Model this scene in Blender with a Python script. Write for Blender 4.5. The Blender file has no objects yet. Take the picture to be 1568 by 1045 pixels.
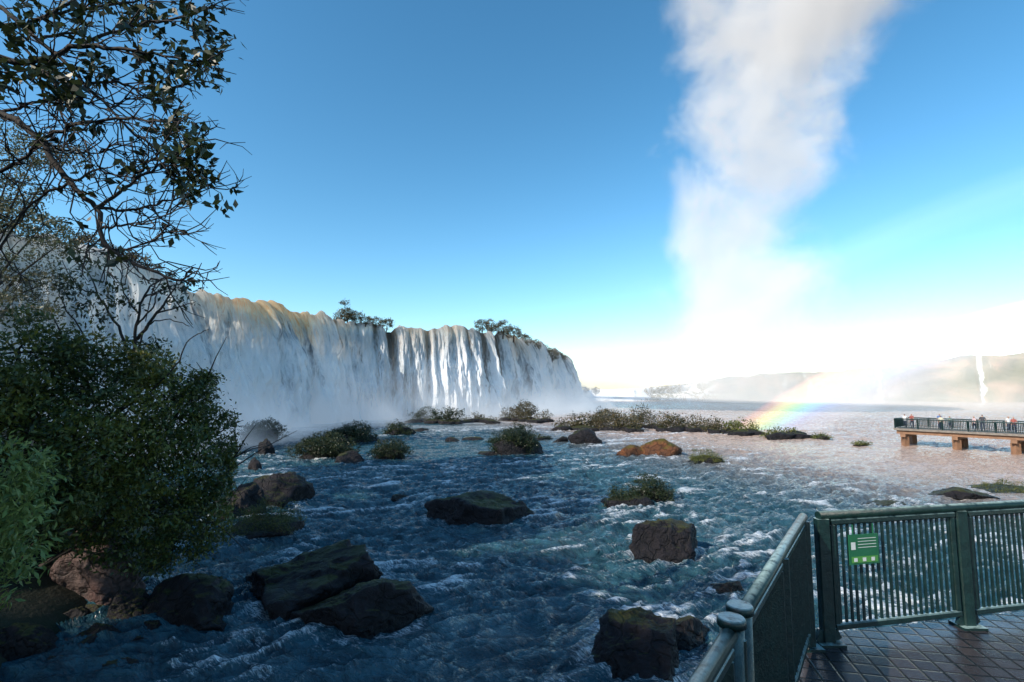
import bpy, bmesh, math, random
import numpy as np
from mathutils import Vector
rad=math.radians
scene=bpy.context.scene
COL=scene.collection
EYE=np.array([0.0,0.0,6.5]); PITCH=rad(5.46)
SUN_AZ=-125.0; SUN_EL=35.0

# ------------------------------------------------------------------ helpers
def bearing(px,py):
    u=(px-784)/784.0; v=-(py-522.5)/784.0
    yy=math.cos(PITCH)-v*math.sin(PITCH); zz=math.sin(PITCH)+v*math.cos(PITCH)
    return u/yy, zz/yy            # x per metre of y, z per metre of y
def at(px,py,d):
    a,b=bearing(px,py); return Vector((a*d,d,6.5+b*d))
def onz(px,py,z=0.0):
    a,b=bearing(px,py); d=(z-6.5)/b; return Vector((a*d,d,z))
def px_of(v):
    u=v[0]/v[1]; b=(v[2]-6.5)/v[1]; vv=math.tan(math.atan(b)-PITCH)
    return 784+u*784*(math.cos(PITCH)-vv*math.sin(PITCH)),522.5-vv*784

def vnoise(x,y,z=0.0,seed=0):
    x=np.asarray(x,float);y=np.asarray(y,float);z=np.asarray(z,float)+np.zeros_like(x)
    xi=np.floor(x).astype(np.int64);yi=np.floor(y).astype(np.int64);zi=np.floor(z).astype(np.int64)
    fx=x-xi;fy=y-yi;fz=z-zi
    fx=fx*fx*fx*(fx*(fx*6-15)+10);fy=fy*fy*fy*(fy*(fy*6-15)+10);fz=fz*fz*fz*(fz*(fz*6-15)+10)
    def h(a,b,c):
        n=(a*73856093)^(b*19349663)^(c*83492791)^(seed*2654435761+12345)
        n=(n^(n>>13))*1274126177 & 0x7fffffff
        n=(n^(n>>15))*668265263 & 0x7fffffff
        return ((n^(n>>12))&0xffff)/65535.0
    r=0
    for dx in (0,1):
        wx=fx if dx else 1-fx
        for dy in (0,1):
            wy=fy if dy else 1-fy
            for dz in (0,1):
                wz=fz if dz else 1-fz
                r=r+wx*wy*wz*h(xi+dx,yi+dy,zi+dz)
    return r
def fbm(x,y,z=0.0,oct=4,seed=0,g=.5):
    a=1.0;s=0;t=0;f=1.0
    for i in range(oct):
        s=s+a*vnoise(np.asarray(x)*f+i*17.3,np.asarray(y)*f-i*9.1,np.asarray(z)*f,seed+i);t+=a;a*=g;f*=2.03
    return s/t
def sst(a,b,x):
    t=np.clip((x-a)/(b-a),0,1);return t*t*(3-2*t)

def mesh_obj(name,verts,faces,mat=None,smooth=False,parent=None,uv=None,attrs=None):
    me=bpy.data.meshes.new(name)
    verts=np.asarray(verts,np.float32); faces=np.asarray(faces,np.int32)
    n=faces.shape[1]
    me.vertices.add(len(verts)); me.vertices.foreach_set('co',verts.ravel())
    me.loops.add(faces.size); me.loops.foreach_set('vertex_index',faces.ravel())
    me.polygons.add(len(faces))
    me.polygons.foreach_set('loop_start',np.arange(0,faces.size,n,dtype=np.int32))
    me.polygons.foreach_set('loop_total',np.full(len(faces),n,np.int32))
    if smooth: me.polygons.foreach_set('use_smooth',np.ones(len(faces),bool))
    me.update(calc_edges=True)
    if uv is not None:
        l=me.uv_layers.new(name='UVMap'); l.data.foreach_set('uv',np.asarray(uv,np.float32)[faces.ravel()].ravel())
    if attrs:
        for k,v in attrs.items():
            a=me.attributes.new(k,'FLOAT','POINT'); a.data.foreach_set('value',np.asarray(v,np.float32))
    if mat: me.materials.append(mat)
    o=bpy.data.objects.new(name,me); COL.objects.link(o)
    if parent: o.parent=parent
    return o
def grid_faces(nr,nc):
    i=np.arange(nr-1)[:,None]*nc+np.arange(nc-1)[None,:]
    i=i.ravel(); return np.stack([i,i+1,i+nc+1,i+nc],1)
def bm_obj(name,bm,mats,parent=None,smooth=False):
    me=bpy.data.meshes.new(name); bm.to_mesh(me); bm.free()
    for m in (mats if isinstance(mats,list) else [mats]): me.materials.append(m)
    if smooth:
        for p in me.polygons:p.use_smooth=True
    o=bpy.data.objects.new(name,me); COL.objects.link(o)
    if parent:o.parent=parent
    return o
def tube(bm,pts,rs,n=8,mi=0,cap=True):
    pts=[Vector(p) for p in pts]; rings=[]
    ref=None
    for i,p in enumerate(pts):
        t=(pts[min(i+1,len(pts)-1)]-pts[max(i-1,0)]).normalized()
        if ref is None: ref=t.orthogonal().normalized()
        a=(ref-t*ref.dot(t)); a=a.normalized() if a.length>1e-4 else t.orthogonal().normalized()
        ref=a; b=t.cross(a)
        r=rs[i] if hasattr(rs,'__len__') else rs
        rings.append([bm.verts.new(p+(a*math.cos(k*2*math.pi/n)+b*math.sin(k*2*math.pi/n))*r) for k in range(n)])
    for i in range(len(rings)-1):
        for k in range(n):
            f=bm.faces.new((rings[i][k],rings[i][(k+1)%n],rings[i+1][(k+1)%n],rings[i+1][k])); f.material_index=mi; f.smooth=True
    if cap:
        for r in (rings[0][::-1],rings[-1]):
            f=bm.faces.new(r); f.material_index=mi
def beam(bm,p,q,w,h,mi=0,up=Vector((0,0,1)),bev=0.0):
    p=Vector(p);q=Vector(q);t=(q-p).normalized()
    if abs(t.dot(up))>.95: up=Vector((0,1,0))
    s=t.cross(up).normalized(); u=s.cross(t).normalized()
    b=min(w,h)*bev
    prof=[(-w/2+b,-h/2),(w/2-b,-h/2),(w/2,-h/2+b),(w/2,h/2-b),(w/2-b,h/2),(-w/2+b,h/2),(-w/2,h/2-b),(-w/2,-h/2+b)] if b>0 else [(-w/2,-h/2),(w/2,-h/2),(w/2,h/2),(-w/2,h/2)]
    A=[bm.verts.new(p+s*x+u*y) for x,y in prof];B=[bm.verts.new(q+s*x+u*y) for x,y in prof]
    n=len(prof)
    for k in range(n):
        f=bm.faces.new((A[k],A[(k+1)%n],B[(k+1)%n],B[k]));f.material_index=mi
    for r in (A[::-1],B):
        f=bm.faces.new(r);f.material_index=mi

# ------------------------------------------------------------------ node helpers
def newmat(name):
    m=bpy.data.materials.new(name);m.use_nodes=True;nt=m.node_tree
    for n in list(nt.nodes):nt.nodes.remove(n)
    out=nt.nodes.new('ShaderNodeOutputMaterial');return m,nt,out
def setin(nt,s,v):
    if isinstance(v,bpy.types.NodeSocket): nt.links.new(v,s)
    elif isinstance(v,(tuple,list)) and len(v)==3 and s.type=='RGBA': s.default_value=(*v,1)
    else: s.default_value=v
def M(nt,op,a,b=None,c=None,clamp=False):
    n=nt.nodes.new('ShaderNodeMath');n.operation=op;n.use_clamp=clamp
    setin(nt,n.inputs[0],a)
    if b is not None:setin(nt,n.inputs[1],b)
    if c is not None:setin(nt,n.inputs[2],c)
    return n.outputs[0]
def NOI(nt,vec,scale,detail=4,rough=.5,dist=0.0):
    n=nt.nodes.new('ShaderNodeTexNoise')
    if vec is not None:nt.links.new(vec,n.inputs['Vector'])
    n.inputs['Scale'].default_value=scale;n.inputs['Detail'].default_value=detail
    n.inputs['Roughness'].default_value=rough;n.inputs['Distortion'].default_value=dist
    return n.outputs['Fac']
def MAPN(nt,vec,scale=(1,1,1),rot=(0,0,0),loc=(0,0,0)):
    n=nt.nodes.new('ShaderNodeMapping');nt.links.new(vec,n.inputs[0])
    n.inputs['Scale'].default_value=scale;n.inputs['Rotation'].default_value=rot;n.inputs['Location'].default_value=loc
    return n.outputs[0]
def RAMP(nt,fac,stops,interp='LINEAR'):
    n=nt.nodes.new('ShaderNodeValToRGB');nt.links.new(fac,n.inputs[0]);cr=n.color_ramp;cr.interpolation=interp
    while len(cr.elements)<len(stops):cr.elements.new(.5)
    for e,(p,c) in zip(cr.elements,stops):
        e.position=p;e.color=(c,c,c,1) if not hasattr(c,'__len__') else ((*c,1) if len(c)==3 else c)
    return n.outputs[0]
def MIX(nt,f,a,b):
    n=nt.nodes.new('ShaderNodeMix');n.data_type='RGBA'
    setin(nt,n.inputs[0],f);setin(nt,n.inputs[6],a);setin(nt,n.inputs[7],b);return n.outputs[2]
def PB(nt,**k):
    n=nt.nodes.new('ShaderNodeBsdfPrincipled')
    for a,v in k.items():setin(nt,n.inputs[a.replace('_',' ')],v)
    return n
def BUMP(nt,h,dist=.1,strength=1.0,nrm=None):
    n=nt.nodes.new('ShaderNodeBump');nt.links.new(h,n.inputs['Height']);n.inputs['Distance'].default_value=dist
    n.inputs['Strength'].default_value=strength
    if nrm is not None:nt.links.new(nrm,n.inputs['Normal'])
    return n.outputs[0]
def POS(nt): return nt.nodes.new('ShaderNodeNewGeometry').outputs['Position']
def OBJC(nt): return nt.nodes.new('ShaderNodeTexCoord').outputs['Object']
def ATTR(nt,name):
    n=nt.nodes.new('ShaderNodeAttribute');n.attribute_name=name;return n.outputs['Fac']
def MR(nt,v,a,b,c=0.0,d=1.0,smooth=False):
    n=nt.nodes.new('ShaderNodeMapRange')
    if smooth:n.interpolation_type='SMOOTHSTEP'
    for i,x in enumerate((v,a,b,c,d)):setin(nt,n.inputs[i],x)
    return n.outputs[0]
def SEP(nt,v):
    n=nt.nodes.new('ShaderNodeSeparateXYZ');nt.links.new(v,n.inputs[0]);return n.outputs

# ------------------------------------------------------------------ materials
def leaf_mat(name,c1,c2,c3,trans=.25,rough=.45):
    m,nt,out=newmat(name)
    g=nt.nodes.new('ShaderNodeNewGeometry')
    col=RAMP(nt,g.outputs['Random Per Island'],[(0,c1),(.6,c2),(1,c3)])
    n=NOI(nt,g.outputs['Position'],.6,2)
    col=MIX(nt,MR(nt,n,.4,.65),col,MIX(nt,.6,col,c1))
    col=MIX(nt,MR(nt,NOI(nt,MAPN(nt,g.outputs['Position'],loc=(31,7,3)),.5,2),.50,.64,0,.5),col,c3)
    p=PB(nt,Base_Color=col,Roughness=rough)
    t=nt.nodes.new('ShaderNodeBsdfTranslucent');nt.links.new(MIX(nt,.5,col,c3),t.inputs[0])
    mx=nt.nodes.new('ShaderNodeMixShader');mx.inputs[0].default_value=trans
    nt.links.new(p.outputs[0],mx.inputs[1]);nt.links.new(t.outputs[0],mx.inputs[2]);nt.links.new(mx.outputs[0],out.inputs[0])
    return m
LEAF_DARK=leaf_mat('leaf_dark',(.026,.048,.018),(.066,.104,.026),(.20,.19,.03))
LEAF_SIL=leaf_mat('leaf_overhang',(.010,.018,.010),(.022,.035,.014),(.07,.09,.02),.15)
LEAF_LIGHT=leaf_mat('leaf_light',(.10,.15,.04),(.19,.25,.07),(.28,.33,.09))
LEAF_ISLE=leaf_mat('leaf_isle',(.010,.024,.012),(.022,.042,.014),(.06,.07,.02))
LEAF_HAZY=leaf_mat('leaf_hazy',(.05,.085,.05),(.09,.12,.06),(.22,.17,.08))  # distance haze and warm sunlight are mixed into these leaf colours
LEAF_BROWN=leaf_mat('leaf_island_brown',(.040,.045,.018),(.09,.08,.038),(.18,.13,.055))  # isle leaf colours with a brown tint
LEAF_SUN=leaf_mat('leaf_sunny',(.05,.07,.015),(.11,.13,.025),(.24,.23,.05))
def bark():
    m,nt,out=newmat('bark');n=NOI(nt,MAPN(nt,POS(nt),(8,8,2)),1,5,.6)
    p=PB(nt,Base_Color=RAMP(nt,n,[(.3,(.010,.008,.008)),(.7,(.04,.03,.025))]),Roughness=.85,Normal=BUMP(nt,n,.02))
    nt.links.new(p.outputs[0],out.inputs[0]);return m
BARK=bark()
def rockmat(name,c1,c2,moss=.5,warm=None):
    m,nt,out=newmat(name);g=nt.nodes.new('ShaderNodeNewGeometry');P=g.outputs['Position']
    n1=NOI(nt,P,1.1,8,.62,.4);n2=NOI(nt,P,9,6,.65);n3=NOI(nt,P,.7,4,.6)
    vo=nt.nodes.new('ShaderNodeTexVoronoi');vo.feature='DISTANCE_TO_EDGE';vo.inputs['Scale'].default_value=1.3
    wv=nt.nodes.new('ShaderNodeVectorMath');wv.operation='ADD';nz_=nt.nodes.new('ShaderNodeTexNoise');nz_.inputs['Scale'].default_value=1.6;nt.links.new(P,nz_.inputs['Vector'])
    nt.links.new(P,wv.inputs[0]);nt.links.new(nz_.outputs['Color'],wv.inputs[1]);nt.links.new(wv.outputs[0],vo.inputs['Vector'])
    crack=MR(nt,vo.outputs['Distance'],0,.06)
    col=RAMP(nt,n1,[(.3,c1),(.55,tuple((a+b)/2 for a,b in zip(c1,c2))),(.72,c2)])
    col=MIX(nt,MR(nt,n2,.5,.75,0,.35),col,tuple(min(1,x*2.0+.005) for x in c2))
    if warm: col=MIX(nt,MR(nt,n3,.42,.6),col,warm)
    col=MIX(nt,crack,MIX(nt,.6,col,(.002,.002,.002)),col)
    nz=SEP(nt,g.outputs['Normal'])[2]
    mf=M(nt,'MULTIPLY',MR(nt,M(nt,'ADD',nz,M(nt,'MULTIPLY',n3,.8)),1.18,1.42),moss,clamp=True)
    mossc=MIX(nt,n2,(.015,.028,.004),(.14,.14,.010))
    col=MIX(nt,mf,col,mossc)
    pz=SEP(nt,P)[2]
    wet=MR(nt,M(nt,'ADD',pz,M(nt,'MULTIPLY',n3,.5)),.35,.75)
    col=MIX(nt,wet,MIX(nt,.55,col,(.004,.005,.006)),col)
    rg=M(nt,'MULTIPLY_ADD',wet,.35,M(nt,'MULTIPLY_ADD',n2,.3,.15))
    h=M(nt,'ADD',M(nt,'ADD',M(nt,'MULTIPLY',n1,1.3),M(nt,'MULTIPLY',n2,.3)),M(nt,'MULTIPLY',crack,.15))
    p=PB(nt,Base_Color=col,Roughness=rg,Normal=BUMP(nt,h,.35,1.0))
    p.inputs['Specular IOR Level'].default_value=.35
    nt.links.new(p.outputs[0],out.inputs[0]);return m
ROCK=rockmat('basalt_rock',(.004,.004,.006),(.024,.019,.024),.55)
ROCK_RED=rockmat('red_basalt',(.05,.032,.03),(.20,.14,.13),.1,(.14,.08,.075))
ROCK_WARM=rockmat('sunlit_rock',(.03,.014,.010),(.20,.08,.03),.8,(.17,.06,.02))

def watermat():
    m,nt,out=newmat('river_water');P=POS(nt);foam=ATTR(nt,'foam')
    w=MAPN(nt,P,(1,1,1),(0,0,rad(25)))
    w2=MAPN(nt,w,(.8,1.7,1))
    n1=NOI(nt,w2,1.3,5,.6,.8);n2=NOI(nt,w2,5.0,4,.6,.5);n3=NOI(nt,MAPN(nt,w,(1.2,4.5,1)),2.2,7,.75,1.4)
    n4=NOI(nt,w2,15,3,.7,.6)
    ff=M(nt,'ADD',foam,M(nt,'MULTIPLY',M(nt,'SUBTRACT',n3,.5),1.8))
    ff=M(nt,'ADD',ff,M(nt,'MULTIPLY',M(nt,'SUBTRACT',n4,.5),.7))
    fm=MR(nt,ff,.45,1.0,0,.92,True)
    fm=M(nt,'MULTIPLY',fm,MR(nt,foam,.04,.25))
    deep=MIX(nt,MR(nt,n1,.35,.65),(.008,.034,.050),(.035,.11,.145))
    x,y,z=SEP(nt,P)
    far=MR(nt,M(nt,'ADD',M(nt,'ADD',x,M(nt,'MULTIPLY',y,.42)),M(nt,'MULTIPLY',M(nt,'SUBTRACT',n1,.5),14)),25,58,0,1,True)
    deep=MIX(nt,far,deep,MIX(nt,MR(nt,n3,.35,.65),(.33,.22,.165),(.62,.48,.40)))  # tan river colour with warm sun glare painted in towards the right
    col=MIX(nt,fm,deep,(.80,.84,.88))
    h=M(nt,'ADD',n1,M(nt,'ADD',M(nt,'MULTIPLY',n2,.35),M(nt,'MULTIPLY',n4,.07)))
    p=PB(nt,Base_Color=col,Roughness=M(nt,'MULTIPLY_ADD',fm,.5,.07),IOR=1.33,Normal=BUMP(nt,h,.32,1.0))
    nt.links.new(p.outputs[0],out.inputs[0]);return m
WATER=watermat()
def fallsmat():
    m,nt,out=newmat('falling_water')
    uv=nt.nodes.new('ShaderNodeTexCoord').outputs['UV'];s,v,_=SEP(nt,uv)   # metres along crest, metres below crest
    rib=ATTR(nt,'rib');lip_glow=ATTR(nt,'lip_glow')
    a=NOI(nt,MAPN(nt,uv,(.16,.03,1)),1,3,.55,.3)
    b=NOI(nt,MAPN(nt,uv,(.9,.09,1)),1,5,.68,.6)
    c=NOI(nt,MAPN(nt,uv,(3.2,.40,1)),1,6,.75,.8)
    cl=NOI(nt,MAPN(nt,uv,(.9,.5,1)),1,4,.7,.5)
    st=M(nt,'ADD',M(nt,'ADD',M(nt,'MULTIPLY',a,.52),M(nt,'MULTIPLY',cl,.14)),M(nt,'ADD',M(nt,'MULTIPLY',b,.50),M(nt,'MULTIPLY',c,.30)))
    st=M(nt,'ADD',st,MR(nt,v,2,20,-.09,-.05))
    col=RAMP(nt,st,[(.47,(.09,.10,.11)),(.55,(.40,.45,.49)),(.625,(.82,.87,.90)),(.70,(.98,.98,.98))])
    rockc=MIX(nt,c,(.012,.010,.009),(.10,.075,.055))
    rf=MR(nt,M(nt,'ADD',rib,M(nt,'MULTIPLY',M(nt,'SUBTRACT',M(nt,'ADD',M(nt,'MULTIPLY',b,.5),M(nt,'MULTIPLY',c,.5)),.5),2.4)),.42,.70,0,.88)
    rf=M(nt,'MULTIPLY',rf,MR(nt,rib,.1,.3))
    col=MIX(nt,rf,col,rockc)
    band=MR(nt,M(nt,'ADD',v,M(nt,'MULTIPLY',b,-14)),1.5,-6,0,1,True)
    tea_glow=M(nt,'MULTIPLY',band,lip_glow)
    tea_glow_col=MIX(nt,MR(nt,c,.36,.56),(1.0,.52,.14),(1.0,.88,.64))  # tea-brown water with the back-lit glow of the lip painted in
    col=MIX(nt,tea_glow,col,tea_glow_col)
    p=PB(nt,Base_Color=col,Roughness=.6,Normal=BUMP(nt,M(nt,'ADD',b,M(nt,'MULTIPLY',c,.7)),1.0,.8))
    p.inputs['Specular IOR Level'].default_value=.25
    t=nt.nodes.new('ShaderNodeBsdfTranslucent');nt.links.new(col,t.inputs[0])
    mx=nt.nodes.new('ShaderNodeMixShader');nt.links.new(MR(nt,v,10,1,.05,.65),mx.inputs[0])
    nt.links.new(p.outputs[0],mx.inputs[1]);nt.links.new(t.outputs[0],mx.inputs[2]);nt.links.new(mx.outputs[0],out.inputs[0])
    return m
FALLS=fallsmat()
def terrmat():
    m,nt,out=newmat('bank_earth');P=POS(nt);n=NOI(nt,P,.5,8,.6);n2=NOI(nt,P,6,5,.6)
    col=RAMP(nt,n,[(.35,(.010,.012,.007)),(.55,(.025,.028,.013)),(.7,(.04,.032,.02))])
    p=PB(nt,Base_Color=col,Roughness=.9,Normal=BUMP(nt,M(nt,'ADD',n,M(nt,'MULTIPLY',n2,.2)),.3))
    nt.links.new(p.outputs[0],out.inputs[0]);return m
TERR=terrmat()
def cliffmat():
    m,nt,out=newmat('far_cliff');P=POS(nt);n=NOI(nt,MAPN(nt,P,(.06,.06,.10)),1,8,.62,.5)
    col=RAMP(nt,n,[(.35,(.07,.08,.025)),(.5,(.17,.14,.06)),(.62,(.32,.20,.11)),(.75,(.40,.27,.17))])
    f=ATTR(nt,'fall');st=NOI(nt,MAPN(nt,P,(.35,.35,.03)),1,6,.65)
    col=MIX(nt,MR(nt,M(nt,'ADD',f,M(nt,'MULTIPLY',M(nt,'SUBTRACT',st,.5),1.8)),.4,.75),col,(.90,.90,.90))
    p=PB(nt,Base_Color=col,Roughness=.9,Normal=BUMP(nt,n,3.0,.7));nt.links.new(p.outputs[0],out.inputs[0]);return m
CLIFF=cliffmat()
def simple(name,c,rough=.5,metal=0.0,var=.3,scale=8,bump=.01,spec=None):
    m,nt,out=newmat(name);P=OBJC(nt);n=NOI(nt,P,scale,6,.6)
    col=MIX(nt,MR(nt,n,.3,.7),tuple(x*(1-var) for x in c),tuple(min(1,x*(1+var)) for x in c))
    p=PB(nt,Base_Color=col,Roughness=M(nt,'MULTIPLY_ADD',n,.25,rough-.12),Metallic=metal,Normal=BUMP(nt,n,bump,.6))
    nt.links.new(p.outputs[0],out.inputs[0]);return m
def greenpaint():
    m,nt,out=newmat('green_paint');g=nt.nodes.new('ShaderNodeNewGeometry');P=g.outputs['Position']
    n=NOI(nt,P,14,7,.65);n2=NOI(nt,P,90,3,.6);nz=SEP(nt,g.outputs['Normal'])[2]
    col=MIX(nt,MR(nt,n,.4,.7),(.004,.020,.020),(.009,.038,.036))
    worn_sheen=M(nt,'MULTIPLY',MR(nt,nz,.55,.95),MR(nt,n,.34,.54))  # weathered paint plus a painted sky highlight on upward faces
    col=MIX(nt,M(nt,'MULTIPLY',worn_sheen,.85),col,(.38,.52,.50))
    p=PB(nt,Base_Color=col,Roughness=M(nt,'MULTIPLY_ADD',n2,.3,.22),Normal=BUMP(nt,M(nt,'ADD',n,M(nt,'MULTIPLY',n2,.3)),.008,1.0),Coat_Weight=.15)
    nt.links.new(p.outputs[0],out.inputs[0]);return m
GREEN=greenpaint()
def deckmat():
    m,nt,out=newmat('wet_pavers');P=POS(nt)
    x,y,z=SEP(nt,MAPN(nt,P,(1/.15,1/.15,1),(0,0,rad(12))))
    def groove(c):
        f=M(nt,'ABSOLUTE',M(nt,'SUBTRACT',M(nt,'FRACT',c),.5));return MR(nt,f,.41,.475)
    gr=M(nt,'MAXIMUM',groove(x),groove(y))
    vn=nt.nodes.new('ShaderNodeTexWhiteNoise');vn.noise_dimensions='2D';cb=nt.nodes.new('ShaderNodeCombineXYZ')
    nt.links.new(M(nt,'FLOOR',x),cb.inputs[0]);nt.links.new(M(nt,'FLOOR',y),cb.inputs[1]);nt.links.new(cb.outputs[0],vn.inputs['Vector'])
    n=NOI(nt,P,2.2,5,.6);n2=NOI(nt,P,60,4,.6)
    col=MIX(nt,vn.outputs['Value'],(.035,.030,.033),(.062,.050,.052));col=MIX(nt,gr,col,(.004,.004,.004))
    rg=M(nt,'ADD',MR(nt,n,.38,.62,.05,.30),M(nt,'MULTIPLY',gr,.3))
    h=M(nt,'ADD',M(nt,'MULTIPLY',gr,-1.0),M(nt,'ADD',M(nt,'MULTIPLY',n2,.2),M(nt,'ADD',M(nt,'MULTIPLY',n,.6),M(nt,'MULTIPLY',vn.outputs['Value'],.2))))
    p=PB(nt,Base_Color=col,Roughness=rg,Normal=BUMP(nt,h,.010,1.0))
    nt.links.new(p.outputs[0],out.inputs[0]);return m
DECK=deckmat()
CONC=simple('concrete',(.22,.19,.16),.85,0,.3,3,.02)
TIMBER=simple('walkway_beam',(.26,.14,.08),.7,0,.3,2)
WHITE=simple('sign_white',(.75,.78,.75),.4,0,.05)
SIGNG=simple('sign_green',(.02,.15,.07),.35,0,.08)

# ------------------------------------------------------------------ world, sun, camera
w=bpy.data.worlds.new('World');scene.world=w;w.use_nodes=True;nt=w.node_tree
for n in list(nt.nodes):nt.nodes.remove(n)
sky=nt.nodes.new('ShaderNodeTexSky');sky.sky_type='NISHITA';sky.sun_disc=False
sky.sun_elevation=rad(SUN_EL);sky.sun_rotation=rad(SUN_AZ);sky.altitude=100;sky.air_density=1.0;sky.dust_density=.6;sky.ozone_density=2.0
hs=nt.nodes.new('ShaderNodeHueSaturation');hs.inputs['Saturation'].default_value=1.22;hs.inputs['Hue'].default_value=.483;hs.inputs['Value'].default_value=1.5
ga=nt.nodes.new('ShaderNodeGamma');ga.inputs[1].default_value=1.14
nt.links.new(sky.outputs[0],hs.inputs['Color']);nt.links.new(hs.outputs[0],ga.inputs[0])
bg=nt.nodes.new('ShaderNodeBackground');bg.inputs[1].default_value=.115;nt.links.new(ga.outputs[0],bg.inputs[0])
wo=nt.nodes.new('ShaderNodeOutputWorld');nt.links.new(bg.outputs[0],wo.inputs[0])
az=rad(SUN_AZ);el=rad(SUN_EL)
SD=Vector((math.sin(az)*math.cos(el),math.cos(az)*math.cos(el),math.sin(el)))
sl=bpy.data.lights.new('sun','SUN');sl.energy=5.0;sl.angle=rad(.5);sl.color=(1,.90,.75)
so=bpy.data.objects.new('sun',sl);COL.objects.link(so);so.rotation_euler=SD.to_track_quat('Z','Y').to_euler();so.location=(-40,-30,60)
cd=bpy.data.cameras.new('camera');cd.lens=18;cd.sensor_width=36;cd.clip_end=6000;cd.clip_start=.05
cam=bpy.data.objects.new('camera',cd);COL.objects.link(cam);cam.location=EYE;cam.rotation_euler=(rad(90)+PITCH,0,0);scene.camera=cam
scene.view_settings.view_transform='Standard';scene.view_settings.look='None';scene.view_settings.exposure=0

# ------------------------------------------------------------------ terrain
shore_y=np.array([-80,-20,6,11,14,19,24,30,38,46,60,2000]);shore_x=np.array([-16,-13,-11.0,-10.6,-11.6,-12.3,-14.5,-19,-27,-40,-52,-60])
CREST=[(-56,34,22),(-52,46,22),(-50,56,22),(-47.3,74,22),(-44,91,22),(-37.4,110,22),(-28,119,22),(-17,123,22),(-7,129,22),(1,142,22),(6,160,21.8),(14,185,21),(22,205,19.5)]
cp=np.array(CREST,float)
def catmull(P,n=40):
    P=np.vstack([2*P[0]-P[1],P,2*P[-1]-P[-2]]);out=[]
    for i in range(1,len(P)-2):
        for t in np.linspace(0,1,n,endpoint=False):
            a,b,c,d=P[i-1],P[i],P[i+1],P[i+2]
            out.append(.5*((2*b)+(-a+c)*t+(2*a-5*b+4*c-d)*t*t+(-a+3*b-3*c+d)*t**3))
    out.append(P[-2]);return np.array(out)
path=catmull(cp);seg=np.linalg.norm(np.diff(path[:,:2],axis=0),axis=1);arc=np.concatenate([[0],np.cumsum(seg)])
def crest_x(y): return np.interp(y,path[:,1],path[:,0])
xs=np.concatenate([np.linspace(-700,-90,30),np.linspace(-85,60,146),np.linspace(70,900,40)])
ys=np.concatenate([np.linspace(-300,-60,14),np.linspace(-55,220,200),np.linspace(230,1500,40)])
X,Y=np.meshgrid(xs,ys)
ds=np.interp(Y,shore_y,shore_x)-X
nz=fbm(X*.12,Y*.12,0,4,3)
cap=np.interp(Y,[-300,18,34,46],[20,20,5,4])
bank=np.where(ds>0,np.minimum(.25+ds*.55,cap)+(nz-.5)*np.minimum(ds,4)*.5,-2.0+np.clip(ds+3,0,3)*.6)
pl=(X<crest_x(Y)-4.0)&(Y>36)&(Y<212)
Z=np.where(pl,20.0+(nz-.5)*.8,bank)
Z=np.where((Y>=212)&(X<15),19.0,Z); Z=np.where((Y>=212)&(X>=15),-2.0,Z)
Z=np.where((Y>620)&(X>=15),3.0,Z)
mesh_obj('ground',np.stack([X,Y,Z],-1).reshape(-1,3),grid_faces(*X.shape),TERR,True)

# ------------------------------------------------------------------ boulders
ROCKS=[]   # footprints for foam
def boulder_mesh(c,dim,seed,sub=4,rot=0.0):
    rng=np.random.RandomState(seed)
    bm=bmesh.new();bmesh.ops.create_icosphere(bm,subdivisions=sub,radius=1)
    v=np.array([x.co[:] for x in bm.verts]);f=np.array([[q.index for q in x.verts] for x in bm.faces]);bm.free()
    nrm=rng.normal(size=(13,3));nrm/=np.linalg.norm(nrm,axis=1)[:,None];dd=rng.uniform(.55,.95,13)
    vv=v+.22*np.stack([fbm(v[:,0]*1.8+seed,v[:,1]*1.8,v[:,2]*1.8,3,seed+k)-.5 for k in (11,12,13)],1)
    dots=vv@nrm.T; r=np.where(dots>.05,dd/np.maximum(dots,.05),9).min(1);r=np.minimum(r,1.12)
    rn=1-np.abs(2*fbm(v[:,0]*3.4+seed,v[:,1]*3.4,v[:,2]*3.4,3,seed+5)-1)
    r=r*(1+.20*(fbm(v[:,0]*2.2+seed,v[:,1]*2.2,v[:,2]*2.2,4,seed)-.5)+.14*(rn-.7)+.07*(fbm(v[:,0]*9+seed,v[:,1]*9,v[:,2]*9,3,seed+3)-.5))
    v=v*r[:,None];v=v*np.array(dim)/2
    ca,sa=math.cos(rot),math.sin(rot);v=np.stack([v[:,0]*ca-v[:,1]*sa,v[:,0]*sa+v[:,1]*ca,v[:,2]],1)
    return v+np.array(c),f
def px_rock(x0,x1,yt,yb,seed,mat=ROCK,name='river_boulder',sub=4,z=0.0,lean=0.0):
    p=onz((x0+x1)/2,yb,z);d=p.y;W=(x1-x0)/784*d*1.12
    D=W*.75;dist=d+D*.38
    a,b=bearing((x0+x1)/2,yt);top=6.5+b*dist
    H=max(top-z,.25)
    a2,_=bearing((x0+x1)/2,(yt+yb)/2)
    cx=a2*dist;W*=dist/d
    v,f=boulder_mesh((cx,dist,z+H*.1),(W,D,H*2.05),seed,sub,random.Random(seed).uniform(-.3,.3))
    v[:,2]=z+(v[:,2]-z)*np.where(v[:,2]>z,H/max(v[:,2].max()-z,.05),1)
    o=mesh_obj(name,v,f,mat,True)
    ROCKS.append((cx,dist,W/2,D/2));return o,Vector((cx,dist,z)),W,D,H
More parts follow.
